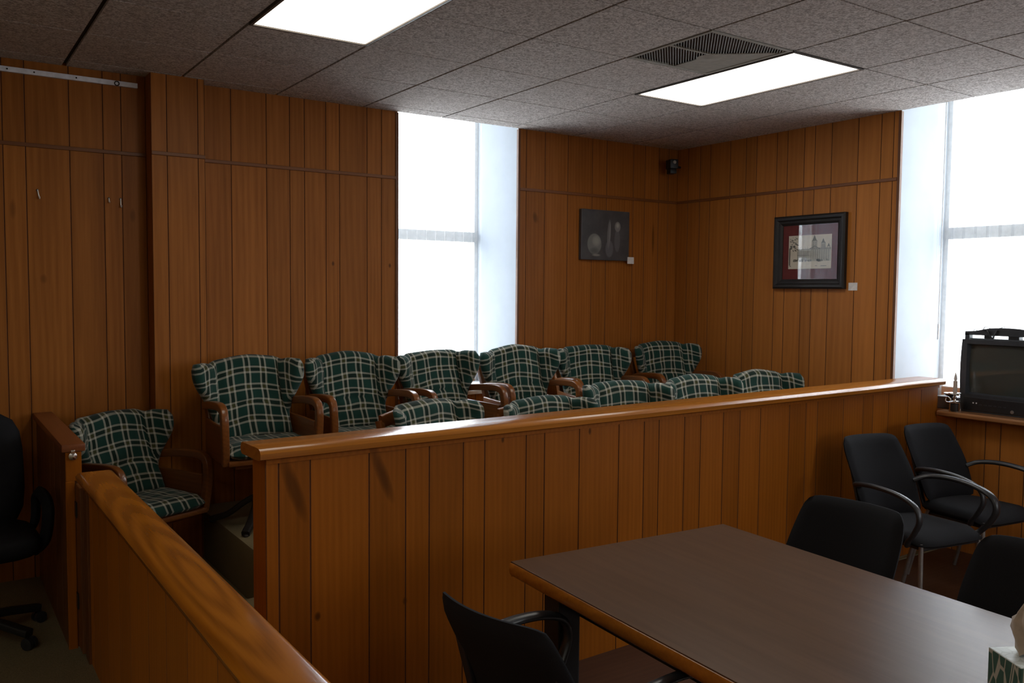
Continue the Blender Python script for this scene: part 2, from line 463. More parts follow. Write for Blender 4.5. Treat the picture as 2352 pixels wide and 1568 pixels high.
# ceiling: tiles hung in a dark grid, lights and vent in their own cells
taken = {(1, 1), (1, 2), (5, 1), (5, 2), (4, 1)}
fill_lights = [(-6, -7), (4, -5), (-3, -3), (-7, -3), (-3, -7)]  # unseen ceiling panels added as fill for partition, rail wall and carpet
for (i, j) in fill_lights: taken |= {(i, j), (i, j+1)}
bm = NB()
i0, i1, j0, j1 = -9, 8, -10, 6
for i in range(i0, i1):
    for j in range(j0, j1):
        if (i, j) in taken: continue
        gx0 = .012 if i == 0 else .0075; gx1 = .012 if i+1 == 0 else .0075; gy = .005
        xa, xb = max(i*T+gx0, -5), min((i+1)*T-gx1, XR-.004); ya, yb = max(j*T+gy, -6), min((j+1)*T-gy, YB-.004)
        if xb-xa < .02 or yb-ya < .02: continue
        t = NB(); bmesh.ops.create_cube(t, size=1)
        for v in t.verts: v.co = Vector(((xa+xb)/2+v.co.x*(xb-xa), (ya+yb)/2+v.co.y*(yb-ya), ZC+.008+v.co.z*.016))
        join(bm, t)
struct('ceiling', bm, M_tile)
bm = NB(); box(bm, -5.1, XR, -6.1, YB, ZC+.0155, ZC+.03)
struct('ceiling_grid', bm, M_grid)
bm = NB(); box(bm, -5.2, 5.7, -6.2, 4.0, 3.4, 3.5); struct('ceiling_slab', bm, M_drywall)

def ceiling_light(i, j, mat, label):
    x0, x1, y0, y1 = i*T+.005, (i+1)*T-.005, j*T+.004, (j+2)*T-.004
    t = thing('ceiling_light', label, 'ceiling light', ((x0+x1)/2, (y0+y1)/2, ZC), group='fluorescent ceiling panels')
    hx, hy = (x1-x0)/2, (y1-y0)/2; w = .014
    bm = NB()
    for a, b, c, d in ((-hx, hx, -hy, -hy+w), (-hx, hx, hy-w, hy), (-hx, -hx+w, -hy+w, hy-w), (hx-w, hx, -hy+w, hy-w)):
        box(bm, a, b, c, d, -.006, .012, .002)
    obj('frame', bm, M_fix, t)
    bm = NB(); box(bm, -hx+w, hx-w, -hy+w, hy-w, .002, .012)
    obj('diffuser', bm, mat, t)
ceiling_light(1, 1, M_diff, 'cream-tinted lit ceiling panel cut off by the top of the photo')
ceiling_light(5, 1, M_diff2, 'bright white lit ceiling panel next to the square air vent')
for k, (i, j) in enumerate(fill_lights):
    ceiling_light(i, j, M_diff, ('added fill light panel out of view in the far corner behind the camera', 'added fill light panel out of view behind the camera, nearer the window wall', 'added fill light panel out of view above the office chair side of the room', 'added fill light panel out of view nearest the side plaster wall', 'added fill light panel out of view behind the camera near the end plaster wall')[k])
# vent
vx, vy = 4*T, 1*T
t = thing('ceiling_vent', 'square grey ceiling air vent with slotted grille beside the lit panel', 'vent', (vx+T/2, vy+T/2, ZC))
h = T/2-.006
bm = NB(); w = .02
for a, b, c, d in ((-h, h, -h, -h+w), (-h, h, h-w, h), (-h, -h+w, -h+w, h-w), (h-w, h, -h+w, h-w)): box(bm, a, b, c, d, -.003, .012, .002)
box(bm, -h+w, 0, -.006, .006, -.002, .010)
obj('frame', bm, M_vent, t)
q = h-w
def blank(x, y):      # the plain half of the diffuser, towards the lit panel
    return (x > .1*q and y > 0) or (y <= 0 and x > 0 and y > -.8*x - .0)
bm = NB(); N = 58
for k_ in range(N):
    c_ = -2*q + 4*q*(k_+.5)/N
    run = [st for st in [(-q + 2*q*m_/60) for m_ in range(61)] if -q <= st-c_ <= q and not blank(st, st-c_)]
    if len(run) < 3: continue
    a_, b_ = run[0], run[-1]
    ln = math.hypot(b_-a_, b_-a_)
    M = Matrix.Translation(((a_+b_)/2, (a_+b_)/2-c_, .003)) @ Matrix.Rotation(PI/4, 4, 'Z') @ Matrix.Rotation(R(62), 4, 'X')
    box(bm, -ln/2, ln/2, -.0028, .0028, -.0006, .0006, M=M)
obj('grille', bm, M_vent, t)
bm = NB()
pts_ = [(.1*q, q), (.1*q, .5*q), (.04*q, .15*q), (0, 0), (.15*q, -.10*q), (.5*q, -.38*q), (.8*q, -.66*q), (q, -.8*q), (q, q)]
prism(bm, pts_, .001, .006, 'z'); obj('blank_panel', bm, M_vent, t)
bm = NB(); lathe(bm, [(.0, -.006), (.02, -.004), (.05, -.001), (.07, .0012)], 24, (.06, .05)); obj('boss', bm, M_vent, t, smooth=True)
bm = NB(); box(bm, -h, h, -h, h, .0125, .015); obj('duct_back', bm, M_blackpaint, t)

# ------------------------------------------------------------------ windows and blinds
def window(name, o, ux, w, z0, z1, outward):
    """o: left inner corner at frame plane; ux: unit along; outward unit"""
    ux = Vector(ux); ow = Vector(outward); o = Vector(o)
    M = Matrix(((ux.x, ow.x, 0, o.x), (ux.y, ow.y, 0, o.y), (0, 0, 1, 0), (0, 0, 0, 1)))
    root = link(bpy.data.objects.new(name, None)); root['kind'] = 'structure'
    bm = NB()
    for a, b, c, d in ((0, .03, z0, z1), (w-.03, w, z0, z1), (0, w, z1-.06, z1), (.03, w-.03, 2.058, 2.14)):
        box(bm, a, b, 0, .06, c, d, M=M)
    obj('window_frame', bm, M_white, root)
    bm = NB(); box(bm, .03, w-.03, -.02, .06, z0, z0+.09, .004, M=M); o2 = obj('bottom_rail', bm, M_ledge, root); set_tone(o2, seed=3)
    bm = NB(); box(bm, .03, w-.03, .03, .034, z0+.09, 2.058, M=M); box(bm, .03, w-.03, .03, .034, 2.14, z1-.06, M=M)
    obj('window_glass', bm, M_glass, root)
    return M

def blind(M, w, z0, z1, label, seed, wand_u):
    t = thing('vertical_blind', label, 'blind', (0, 0, 0), group='vertical blinds')
    r = random.Random(seed)
    bm = NB(); n = int(w/.082); d = -.065
    for i in range(n):
        u = .006 + (i+.5)*(w-.012)/n
        a = math.radians(14 + r.uniform(-4, 4))
        segs = 5; hw = .047
        pr = []
        for s in range(segs+1):
            q = -1+2*s/segs
            pr.append((u+q*hw*math.cos(a), d+q*hw*math.sin(a)-.006*(1-q*q)))
        lo = [bm.verts.new(M @ Vector((x, y, z0))) for x, y in pr]; hi = [bm.verts.new(M @ Vector((x, y, z1))) for x, y in pr]
        for s in range(segs): bm.faces.new((lo[s], lo[s+1], hi[s+1], hi[s]))
    obj('vanes', bm, M_sheer, t, smooth=True)
    bm = NB(); box(bm, .02, w-.02, d-.025, d+.025, z1, z1+.04, .004, M=M); obj('headrail', bm, M_white, t)
    bm = NB(); tube(bm, [M @ Vector((wand_u, d-.06, z)) for z in (z1, 2.4, 1.45)], .004, 8); 
    tube(bm, [M @ Vector((wand_u, d-.06, z)) for z in (1.45, 1.34)], .008, 8)
    obj('wand', bm, M_white, t)
M1 = window('window_1', (2.095, 3.80, 0), (1, 0, 0), 1.03, .91, 3.4, (0, 1, 0))
blind(M1, 1.03, .97, 3.3, 'sheer white vertical blind in the window behind the plaid chairs', 1, .12)
M2 = window('window_2', (5.42, 1.11, 0), (0, -1, 0), 1.26, .91, 3.4, (1, 0, 0))
blind(M2, 1.26, 1.0, 3.3, 'sheer white vertical blind behind the television', 2, .05)
window('fill_window', (3.9, -6.1, 0), (-1, 0, 0), .7, .9, 2.8, (0, -1, 0))  # unseen window added behind the camera to brighten back wall and partition
window('window_3', (5.42, -1.9, 0), (0, -1, 0), 1.26, .91, 3.4, (1, 0, 0))
bm = NB(); box(bm, 2.095, 3.125, YB-.02, 3.95, .88, .91, .004); struct('window_sill', bm, M_sillwhite)
bm = NB()
box(bm, XR, 5.6, -.15, 1.11, .88, .91)
prism(bm, [(XR, .875), (XR-.085, .875), (XR-.095, .882), (XR-.095, .900), (XR-.085, .910), (XR, .910)], -.9, .735, 'y')
o = struct('window_sill.001', bm, M_ledge, smooth=True)
for v in o.data.vertices: pass
set_tone(o, seed=4)

# ------------------------------------------------------------------ jury box front partition
PA, PB = Vector((.27, .60, 0)), Vector((4.83, .75, 0))
PD = (PB-PA).normalized(); prz = math.atan2(PD.y, PD.x)
t = thing('jury_partition', 'long oak board partition with a glossy cap in front of the plaid chairs', 'partition', PA, prz)
L = 4.50
bm = NB(); tones = []
us = [0.0, .047, .164, .396, .551, .656, .814, .918, 1.13, 1.229, 1.426, 1.664, 1.826, 1.925, 2.101, 2.218, 2.388, 2.517, 2.684, 2.931, 3.081, 3.187, 3.439, 3.642, 3.744, 3.914, 4.137, 4.292, L]
boards(bm, tones, rnd, lambda u, z, d: (u, d, z), us, [(.0, 1.075)])
box(bm, 0, L, .005, .125, 0, 1.075)
o = obj('board_panel', bm, [M_panel, M_groove], t); finish(o, tones)
bm = NB()
capP = [(-.035, 1.078), (-.022, 1.072), (.150, 1.072), (.162, 1.080), (.165, 1.095), (.158, 1.110), (.148, 1.115), (-.012, 1.115), (-.028, 1.110), (-.037, 1.097)]
prism(bm, capP, -.03, L+.03, 'x')
bmesh.ops.bevel(bm, geom=[e for e in bm.edges if abs(e.verts[0].co.x-e.verts[1].co.x) < 1e-5 and e.verts[0].co.x > L], offset=.006, segments=2, affect='EDGES')
o = obj('cap', bm, M_cap, t, smooth=True); set_tone(o, seed=12)
bm = NB(); box(bm, .0, L, -.009, 0.0, 1.055, 1.073); o = obj('cove_moulding', bm, M_panel, t); set_tone(o, seed=2)

# low rail wall running towards the camera
t = thing('rail_wall', 'low oak wall with a broad grained top rail, nearest the camera', 'partition', (0, 0, 0))
bm = NB(); tones = []
ul = [-2.6, -2.3, -1.9, -1.5, -1.2, -.8, -.5, -.2, .1, .35, .6, .9, 1.1, 1.35, 1.55, 1.70, 1.865]
boards(bm, tones, rnd, lambda u, z, d: (-.117+d, u, z), ul, [(0, .805)], .0025, .003)
box(bm, -.112, -.03, -2.6, 1.865, 0, .805)
o = obj('board_panel', bm, [M_railw, M_groove], t); finish(o, tones)
bm = NB()
prism(bm, [(-.155, .812), (-.145, .803), (-.010, .803), (0, .812), (.002, .826), (-.008, .838), (-.02, .842), (-.135, .842), (-.147, .838), (-.157, .826)], -2.6, 1.875, 'y')
bmesh.ops.translate(bm, verts=bm.verts, vec=(.07, -.15, -.83)); o = obj('top_rail', bm, M_capy, t, smooth=True, loc=(-.07, .15, .83)); set_tone(o, [0.0]*len(o.data.polygons))
bm = NB(); box(bm, -.128, -.114, 1.78, 1.868, 0, .80, .003); o = obj('corner_strip', bm, M_oakdark, t); set_tone(o, seed=5)

# taller wall by the back wall, its end post and latch
t = thing('wing_wall', 'short taller oak wall with a reddish cap running to the back wall', 'partition', (0, 0, 0))
bm = NB(); tones = []
boards(bm, tones, rnd, lambda u, z, d: (-.178+d, u, z), [2.02, 2.2, 2.42, 2.6, 2.85, 3.0, YB-.004], [(0, .915)])
box(bm, -.173, -.118, 2.02, YB-.004, 0, .915)
o = obj('board_panel', bm, [M_oakdark, M_groove], t); finish(o, tones)
bm = NB(); box(bm, -.194, -.096, 2.0, YB-.004, .915, .95, .006); o = obj('cap', bm, M_capr, t, smooth=True); set_tone(o, seed=31)
bm = NB(); box(bm, -.180, -.142, 2.003, 2.02, .0, .78, .003); box(bm, -.178, -.112, 2.008, 2.02, .78, .914, .003)
o = obj('end_post', bm, M_panel, t); set_tone(o, seed=8)
t = thing('gate', 'dark oak gate edge between the low rail wall and the taller wall', 'gate', (-.128, 1.875, 0))
bm = NB(); box(bm, -.012, .022, .004, .128, .02, .77, .003); o = obj('gate_panel', bm, M_oakdark, t); set_tone(o, seed=17)
bm = NB()
bm.free()
for z in (.2, .62):
    bm = NB(); box(bm, -.018, -.012, .085, .125, z, z+.07, .001); obj('hinge', bm, M_iron, t)
t = thing('latch_plate', 'small nickel latch on the end of the taller oak wall', 'latch', (-.148, 2.0025, .895))
M = Matrix.Rotation(PI/2, 4, 'X')
bm = NB(); lathe(bm, [(.0, .0), (.017, .0), (.018, .003), (.010, .006), (.008, .012), (.011, .016), (.0, .018)], 18); bmesh.ops.transform(bm, matrix=M, verts=bm.verts)
obj('rose', bm, M_chrome, t, smooth=True)
bm = NB(); box(bm, -.009, .009, -.008, 0, .012, .03, .003); obj('keeper', bm, M_chrome, t, smooth=True)

# ------------------------------------------------------------------ plaid jury chairs
def cushion_back(seed, dh=0.0):
    r = random.Random(seed); so = Vector((r.uniform(0, 50), r.uniform(0, 50), r.uniform(0, 50)))
    nu, nv = 40, 28
    u0, v0 = r.uniform(0, 1), r.uniform(0, 1)
    hw_ = r.uniform(.008, .022); hump = r.uniform(.006, .03); tilt = r.uniform(-.012, .012); sk = r.uniform(-.012, .012)
    foldL, foldR = math.radians(r.uniform(38, 54)), math.radians(r.uniform(38, 54))
    cre = r.uniform(.36, .5)
    def surf(u, v, side):
        Lh = .225 + .148*sstep(.22, .86, v) - .02*sstep(.93, 1, v)
        s = u*Lh
        fs = .20 - .015*v
        a = abs(s)
        ang = foldL if u < 0 else foldR
        ang *= sstep(.15, .5, v)
        e = max(0, a-fs+.02); e2 = e*e/(e+.02) if e > 0 else 0
        x = a - e2*(1-math.cos(ang)); fy = -e2*math.sin(ang)
        x = x if u >= 0 else -x
        H = .452 - dh - hw_*(a/.38)**2 + hump*math.exp(-(s/.14)**2) - .014*math.exp(-((a-.225)/.03)**2) + tilt*u
        vv = v
        z = .49 + H*vv + .004*math.sin(3*u)
        y = .10 + .17*vv + fy + .02*math.sin(PI*min(1, v*1.1))
        rim = min(1, (1-abs(u))/.12, (1-v)/.10, v/.08 if v < .08 else 1)
        th = .012 + .034*math.sqrt(max(0, rim*(2-rim)))
        ced = math.exp(-((v-cre-.06*(s/.2)**2)/.022)**2)*math.exp(-(s/.17)**4)
        ced += .5*math.exp(-((v-.24-.05*(s/.2)**2)/.02)**2)*math.exp(-(s/.17)**4)
        cr2 = math.exp(-((a-fs)/.018)**2)*sstep(.25, .5, v)*(.7)
        w = noise.noise(Vector((x*9, z*9, 0))+so)*.011 + noise.noise(Vector((x*24, z*18, 3))+so)*.005
        d = th*side
        if side > 0: d = th - .016*ced - .016*cr2 + w
        else: d = -.012 + .3*w
        nx = math.sin(ang)*sstep(0, .06, e)*(-1 if u >= 0 else 1)
        return Vector((x+nx*d*.9+sk*v, y-d*math.cos(ang*sstep(0, .06, e)), z)), (s+.006*noise.noise(Vector((s*8, v*5, 1))+so), v*.46 + .012*noise.noise(Vector((s*6, v*5, 7))+so) + .03*(s/.3)**2)
    bm = NB(); uvl = bm.loops.layers.uv.new('UVMap')
    F, B, uvs = {}, {}, {}
    for i in range(nu+1):
        for j in range(nv+1):
            u, v = -1+2*i/nu, j/nv
            p, q = surf(u, v, 1); F[i, j] = bm.verts.new(p); uvs[F[i, j]] = (q[0]+u0, q[1]+v0)
            p, q = surf(u, v, -1); B[i, j] = bm.verts.new(p); uvs[B[i, j]] = (q[0]+u0, q[1]+v0)
    fs = []
    for i in range(nu):
        for j in range(nv):
            fs.append(bm.faces.new((F[i, j], F[i+1, j], F[i+1, j+1], F[i, j+1])))
            fs.append(bm.faces.new((B[i, j], B[i, j+1], B[i+1, j+1], B[i+1, j])))
    for i in range(nu):
        for j in (0, nv): fs.append(bm.faces.new((F[i, j], F[i+1, j], B[i+1, j], B[i, j])))
    for j in range(nv):
        for i in (0, nu): fs.append(bm.faces.new((F[i, j], F[i, j+1], B[i, j+1], B[i, j])))
    for f in fs:
        for l in f.loops: l[uvl].uv = uvs[l.vert]
    return bm

def cushion_seat(seed):
    r = random.Random(seed+99); so = Vector((r.uniform(0, 50), r.uniform(0, 50), 0)); u0, v0 = r.uniform(0, 1), r.uniform(0, 1)
    n = 22; hx, hy, hz = .255, .25, .045; cy, cz = -.02, .468
    bm = NB(); uvl = bm.loops.layers.uv.new('UVMap')
    V = [{}, {}]; uvs = {}
    def se(a): return math.copysign(abs(a)**.8, a)
    for k, sd in enumerate((1, -1)):
        for i in range(n+1):
            for j in range(n+1):
                u, v = -1+2*i/n, -1+2*j/n
                # map square to rounded square
                m = max(abs(u), abs(v)); rad = (abs(u)**6+abs(v)**6)**(1/6) if m > 0 else 1
                f = m/rad if rad > 0 else 1
                x, y = u*f*hx, v*f*hy
                edge = max(0., 1-m**5)
                z = hz*edge**.5*sd
                if sd > 0: z = z*(1.0) + .006*noise.noise(Vector((x*10, y*10, 0))+so) - .012*math.exp(-(x*x+y*y)/.02)
                front = sstep(.75, 1, -v)
                p = Vector((x*(1+.06*front), cy+y, cz+z-.018*front))
                vv = bm.verts.new(p); V[k][i, j] = vv
                uvs[vv] = (x+u0, y+v0 - sd*(0 if sd > 0 else .1))
    for k in (0, 1):
        for i in range(n):
            for j in range(n):
                q = (V[k][i, j], V[k][i+1, j], V[k][i+1, j+1], V[k][i, j+1])
                f = bm.faces.new(q)
                for l in f.loops: l[uvl].uv = uvs[l.vert]
    bmesh.ops.remove_doubles(bm, verts=bm.verts, dist=.0008)
    return bm

def make_jury_chair(loc, rz, seed, label, group, dh=0.0):
    t = thing('jury_chair', label, 'chair', loc, rz, group)
    o = obj('back_cushion', cushion_back(seed, dh), M_plaid, t, smooth=True, angle=180)
    o = obj('seat_cushion', cushion_seat(seed), M_plaid, t, smooth=True, angle=180)
    bm = NB(); box(bm, -.25, .25, -.255, .23, .395, .424, .010); box(bm, -.20, .20, -.2, .2, .368, .396, .004)
    o = obj('seat', bm, M_chairwood, t, smooth=True); set_tone(o, seed=seed)
    # wooden back: two raking posts, slats and a curved crest
    bm = NB()
    for s in (-1, 1): sweep(bm, [(s*.215, .20, .40), (s*.225, .245, .62), (s*.245, .30, .80-dh), (s*.25, .315, .86-dh)], rrect(.035, .04, .008))
    sweep(bm, [(-.25, .305, .855-dh), (-.12, .325, .875-dh), (0, .33, .88-dh), (.12, .325, .875-dh), (.25, .305, .855-dh)], rrect(.025, .07, .008))
    sweep(bm, [(-.22, .235, .50), (0, .25, .50), (.22, .235, .50)], rrect(.022, .06, .006))
    for q in range(4):
        x = -.12+.08*q; sweep(bm, [(x, .243, .5), (x, .27, .68), (x, .318, .86-dh)], rrect(.05, .014, .004))
    o = obj('backrest', bm, M_chairwood, t, smooth=True); set_tone(o, seed=seed+1)
    for s in (-1, 1):
        bm = NB()
        path = smoothpath([(s*.25, .235, .675), (s*.262, .08, .698), (s*.266, -.09, .712), (s*.267, -.185, .708), (s*.267, -.228, .675), (s*.266, -.236, .59), (s*.262, -.228, .50), (s*.256, -.21, .40)], 5)
        sweep(bm, path, rrect(.040, .044, .007), up=(0, 0, 1))
        o = obj('arm', bm, M_chairwood, t, smooth=True, angle=50); set_tone(o, seed=seed+2)
        bm = NB(); sweep(bm, [(s*.256, -.205, .50), (s*.256, 0, .50), (s*.246, .215, .50)], rrect(.018, .21, .006))
        o = obj('side_panel', bm, M_chairwood, t, smooth=True); set_tone(o, seed=seed+5)
    bm = NB(); lathe(bm, [(.10, .368), (.09, .35), (.045, .33), (.032, .30), (.030, .22), (.040, .17), (.052, .14), (.050, .10), (.03, .085)], 18)
    obj('pedestal', bm, M_iron, t, smooth=True)
    for q in range(4):
        a = PI/4+q*PI/2+.2*(seed % 3)
        c, s = math.cos(a), math.sin(a)
        pts = smoothpath([(c*.03, s*.03, .16), (c*.10, s*.10, .12), (c*.19, s*.19, .055), (c*.27, s*.27, .028), (c*.295, s*.295, .018)], 4)
        bm = NB(); sweep(bm, pts, rrect(.045, .034, .010), scale=[1.0]*len(pts))
        lathe(bm, [(.014, .0), (.02, .006), (.016, .016)], 10, (c*.285, s*.285))
        obj('leg', bm, M_iron, t, smooth=True)
    return t

RG, FG = 'plaid chairs of the raised back row', 'plaid chairs of the front row'
rear = [(.905, 2.60, -1, 'plaid cushioned oak chair left end of raised back row, fully visible seat'),
        (1.545, 2.62, -2, 'plaid cushioned oak chair second from left in back row, beside the window edge'),
        (2.19, 2.62, 2, 'plaid cushioned oak chair third in the back row, against the bright window'),
        (2.83, 2.62, -6, 'plaid cushioned oak chair fourth in the back row, where window meets panelling'),
        (3.48, 2.62, -14, 'plaid cushioned oak chair fifth in the back row, under the grey picture'),
        (4.27, 2.62, -12, 'plaid cushioned oak chair in the back row, nearest the room corner')]
for i, (x, y, a, lb) in enumerate(rear):
    make_jury_chair((x, y, .30), R(a), i+1, lb, RG)
front = [(1.565, 1.50, 12, 'front row plaid chair nearest the open left end of the partition'),
         (2.265, 1.50, -5, 'front row plaid chair second from the open end, barely rising above the cap'),
         (2.885, 1.53, -10, 'front row plaid chair third from the open end, middle of the five behind the partition'),
         (3.52, 1.50, -8, 'front row plaid chair fourth from the open end, next to the last one'),
         (4.13, 1.50, -10, 'front row plaid chair farthest from the open end, nearest the framed print')]
for i, (x, y, a, lb) in enumerate(front):
    make_jury_chair((x, y, .15), R(a), i+11, lb, FG, (.03, .06, 0, 0, 0)[i])
make_jury_chair((.275, 2.74, .006), R(24), 31, 'plaid cushioned oak chair alone on the lower floor beside the taller oak wall', 'plaid chairs')

# ------------------------------------------------------------------ black armchairs
def make_guest_chair(loc, rz, label, group='black fabric armchairs', seed=0):
    t = thing('armchair', label, 'chair', loc, rz, group)
    # seat
    bm = NB(); n = 16
    top, bot = {}, {}
    for i in range(n+1):
        for j in range(n+1):
            u, v = -1+2*i/n, -1+2*j/n
            m = max(abs(u), abs(v)); rad = (abs(u)**5+abs(v)**5)**.2 if m > 0 else 1; f = m/rad
            hx = .235 + .015*(-v)
            x, y = u*f*hx, v*f*.235
            e = max(0, 1-m**6)
            z = .438 + .032*e**.5 - .02*sstep(.5, 1, -v)
            top[i, j] = bm.verts.new((x, y, z)); bot[i, j] = bm.verts.new((x, y, .425-.025*e**.5-.01*sstep(.5, 1, -v)))
    for i in range(n):
        for j in range(n):
            bm.faces.new((top[i, j], top[i+1, j], top[i+1, j+1], top[i, j+1])); bm.faces.new((bot[i, j], bot[i, j+1], bot[i+1, j+1], bot[i+1, j]))
    for k in range(n):
        for a, b in (((k, 0), (k+1, 0)), ((k, n), (k+1, n)), ((0, k), (0, k+1)), ((n, k), (n, k+1))):
            bm.faces.new((top[a], top[b], bot[b], bot[a]))
    obj('seat', bm, M_blackfab, t, smooth=True, angle=70)
    # backrest: concave upholstered pad
    bm = NB(); nu, nv = 18, 14
    F, B = {}, {}
    for i in range(nu+1):
        for j in range(nv+1):
            u, v = -1+2*i/nu, j/nv
            w = .205 + .022*math.sin(PI*min(1, v*.9)) - .012*v
            vv = -1+2*v
            m = max(abs(u), abs(vv)); rad = (abs(u)**11+abs(vv)**11)**(1/11) if m > 0 else 1; f = m/rad
            x = u*f*w; z = .665 + vv*f*.207
            y = .205 + .17*((z-.47)/.43) + .03*sstep(.4, 1, v) - .045*u*u
            e = math.sqrt(max(0, 1-m**6))
            F[i, j] = bm.verts.new((x, y-.004-.022*e, z)); B[i, j] = bm.verts.new((x, y+.004+.016*e, z))
    for i in range(nu):
        for j in range(nv):
            bm.faces.new((F[i, j], F[i+1, j], F[i+1, j+1], F[i, j+1])); bm.faces.new((B[i, j], B[i, j+1], B[i+1, j+1], B[i+1, j]))
    for k in range(nu):
        for j in (0, nv): bm.faces.new((F[k, j], F[k+1, j], B[k+1, j], B[k, j]))
    for k in range(nv):
        for i in (0, nu): bm.faces.new((F[i, k], F[i, k+1], B[i, k+1], B[i, k]))
    obj('backrest', bm, M_blackfab, t, smooth=True, angle=70)
    for s in (-1, 1):
        bm = NB()
        path = smoothpath([(s*.205, .222, .628), (s*.258, .175, .654), (s*.275, .05, .668), (s*.275, -.10, .658), (s*.275, -.205, .622), (s*.275, -.235, .56), (s*.272, -.205, .49), (s*.262, -.16, .435), (s*.235, -.14, .412)], 6)
        sweep(bm, path, [(a, b) for a, b in circ(.021, 12, .0125)])
        obj('arm', bm, M_blackpl, t, smooth=True, angle=60)
        bm = NB(); tube(bm, [(s*.205, -.19, .425), (s*.207, -.195, .2), (s*.212, -.2, .004)], .0115, 12)
        obj('leg', bm, M_steel, t, smooth=True, angle=60)
        bm = NB(); tube(bm, smoothpath([(s*.20, .15, .425), (s*.203, .21, .25), (s*.208, .275, .004)], 4), .0115, 12)
        obj('leg', bm, M_steel, t, smooth=True, angle=60)
        bm = NB(); sweep(bm, smoothpath([(s*.17, .10, .405), (s*.175, .19, .42), (s*.178, .232, .52), (s*.178, .275, .66), (s*.175, .30, .74)], 4), rrect(.03, .014, .004))
        obj('back_upright', bm, M_blackpl, t, smooth=True)
    bm = NB(); box(bm, -.205, .205, -.2, .17, .39, .405, .004); obj('seat_frame', bm, M_blackpl, t)
    return t
make_guest_chair((3.60, .17, 0), R(-10), 'black fabric armchair against the oak partition, left of the pair')
make_guest_chair((4.27, .22, 0), R(-8), 'black fabric armchair against the oak partition, right of the pair under the television sill')
make_guest_chair((1.84, -.41, 0), R(-87), 'black fabric armchair tucked behind the far long edge of the table, nearer the partition')
make_guest_chair((1.86, -1.08, 0), R(-87), 'black fabric armchair at the far table edge, cut off by the right of the photo')
make_guest_chair((.80, -.49, 0), R(99), 'black fabric armchair pulled to the near long edge of the table')

# ------------------------------------------------------------------ conference table
tz = R(-3.6)
t = thing('conference_table', 'brown laminate conference table with oak edge and black legs', 'table', (.94, .075, 0), tz)
W, LT = .985, 2.0
bm = NB(); box(bm, .001, W-.001, -LT+.001, -.001, .7365, .74, .0008); box(bm, .012, W-.012, -LT+.012, -.012, .700, .7365)
obj('tabletop', bm, M_lam, t)
bm = NB()
eg = [(0, .7362), (.012, .7362), (.012, .690), (.004, .690), (-.002, .697), (-.006, .708), (-.006, .722), (-.003, .733)]
for (x0, x1, y0, y1) in ((.0, W, -.012, .0),):
    pass
prism(bm, [(-a, b) for a, b in eg], 0, W, 'x')                        # far short end (towards y=0)
prism(bm, [(a, b) for a, b in [(-LT+q[0], q[1]) for q in eg]], 0, W, 'x')
prism(bm, [(q[0], q[1]) for q in eg], -LT, 0, 'y')
prism(bm, [(W-q[0], q[1]) for q in eg], -LT, 0, 'y')
o = obj('edge_band', bm, M_ledge if False else M_cap, t, smooth=True, angle=50); set_tone(o, seed=3)
bm = NB()
for a, b, c, d in ((.13, .15, -LT+.2, -.2), (W-.35, W-.33, -LT+.2, -.2), (.13, W-.13, -.22, -.2), (.13, W-.13, -LT+.2, -LT+.22)): box(bm, a, b, c, d, .60, .69)
obj('apron', bm, M_blackpaint, t)
for x, y0 in ((.085, -.19), (W-.085, -.075)):
    for y in (y0, -LT-y0):
        bm = NB(); box(bm, x-.043, x+.043, y-.043, y+.043, .004, .703, .006); obj('leg', bm, M_blackpaint, t)

# tissue box
def leafbox():
    k = Mat('green leaf patterned carton'); v = k.coord('Object')
    rot = k.add('ShaderNodeMapping'); k.link(v, rot.inputs[0]); rot.inputs['Rotation'].default_value = (.35, .35, .3); rot.inputs['Scale'].default_value = (1.5, 1.5, .5)
    w = k.add('ShaderNodeTexVoronoi', feature='DISTANCE_TO_EDGE'); w.inputs['Scale'].default_value = 34; k.link(rot.outputs[0], w.inputs['Vector'])
    n = k.noise(v, 40, 2)
    f = k.mapr(w.outputs['Distance'], .05, .09)
    col = k.mix(f, (.50, .47, .38), k.mix(n, (.030, .085, .062), (.06, .15, .11)))
    sx = k.add('ShaderNodeSeparateXYZ'); k.link(v, sx.inputs[0])
    top = k.mapr(sx.outputs[2], .1105, .1115)
    pale = k.mix(f, (.60, .66, .62), (.74, .80, .78))
    col = k.mix(top, col, pale)
    k.link(col, k.b.inputs['Base Color']); k.b.inputs['Roughness'].default_value = .5; return k.m
M_leaf = leafbox()
def at_table(x, y, z=.7405): return (x, y, z)
t = thing('tissue_box', 'green leaf patterned tissue box with a tissue standing out, on the table', 'tissue box', (1.33, -1.41, .7405), R(60))
bm = NB(); box(bm, -.056, .056, -.056, .056, 0, .113, .002); obj('carton', bm, M_leaf, t)
bm = NB(); n = 24; rings = []
prof = [(.028, .1135), (.030, .135), (.040, .16), (.038, .18), (.024, .20), (.006, .22)]
for q, (r_, z) in enumerate(prof):
    rings.append([bm.verts.new((r_*(1+.35*math.sin(3*a+q*.5))*math.cos(a)+.01*q*.3, .55*r_*(1+.4*math.sin(5*a+q))*math.sin(a), z+.008*math.sin(4*a+q))) for a in [2*PI*i/n for i in range(n)]])
for a, b in zip(rings, rings[1:]):
    for i in range(n): bm.faces.new((a[i], a[(i+1) % n], b[(i+1) % n], b[i]))
obj('tissue', bm, plain('shaded beige tissue', (.52, .44, .35), .95), t, smooth=True, angle=180)  # shade on the tissue is put into its beige base colour

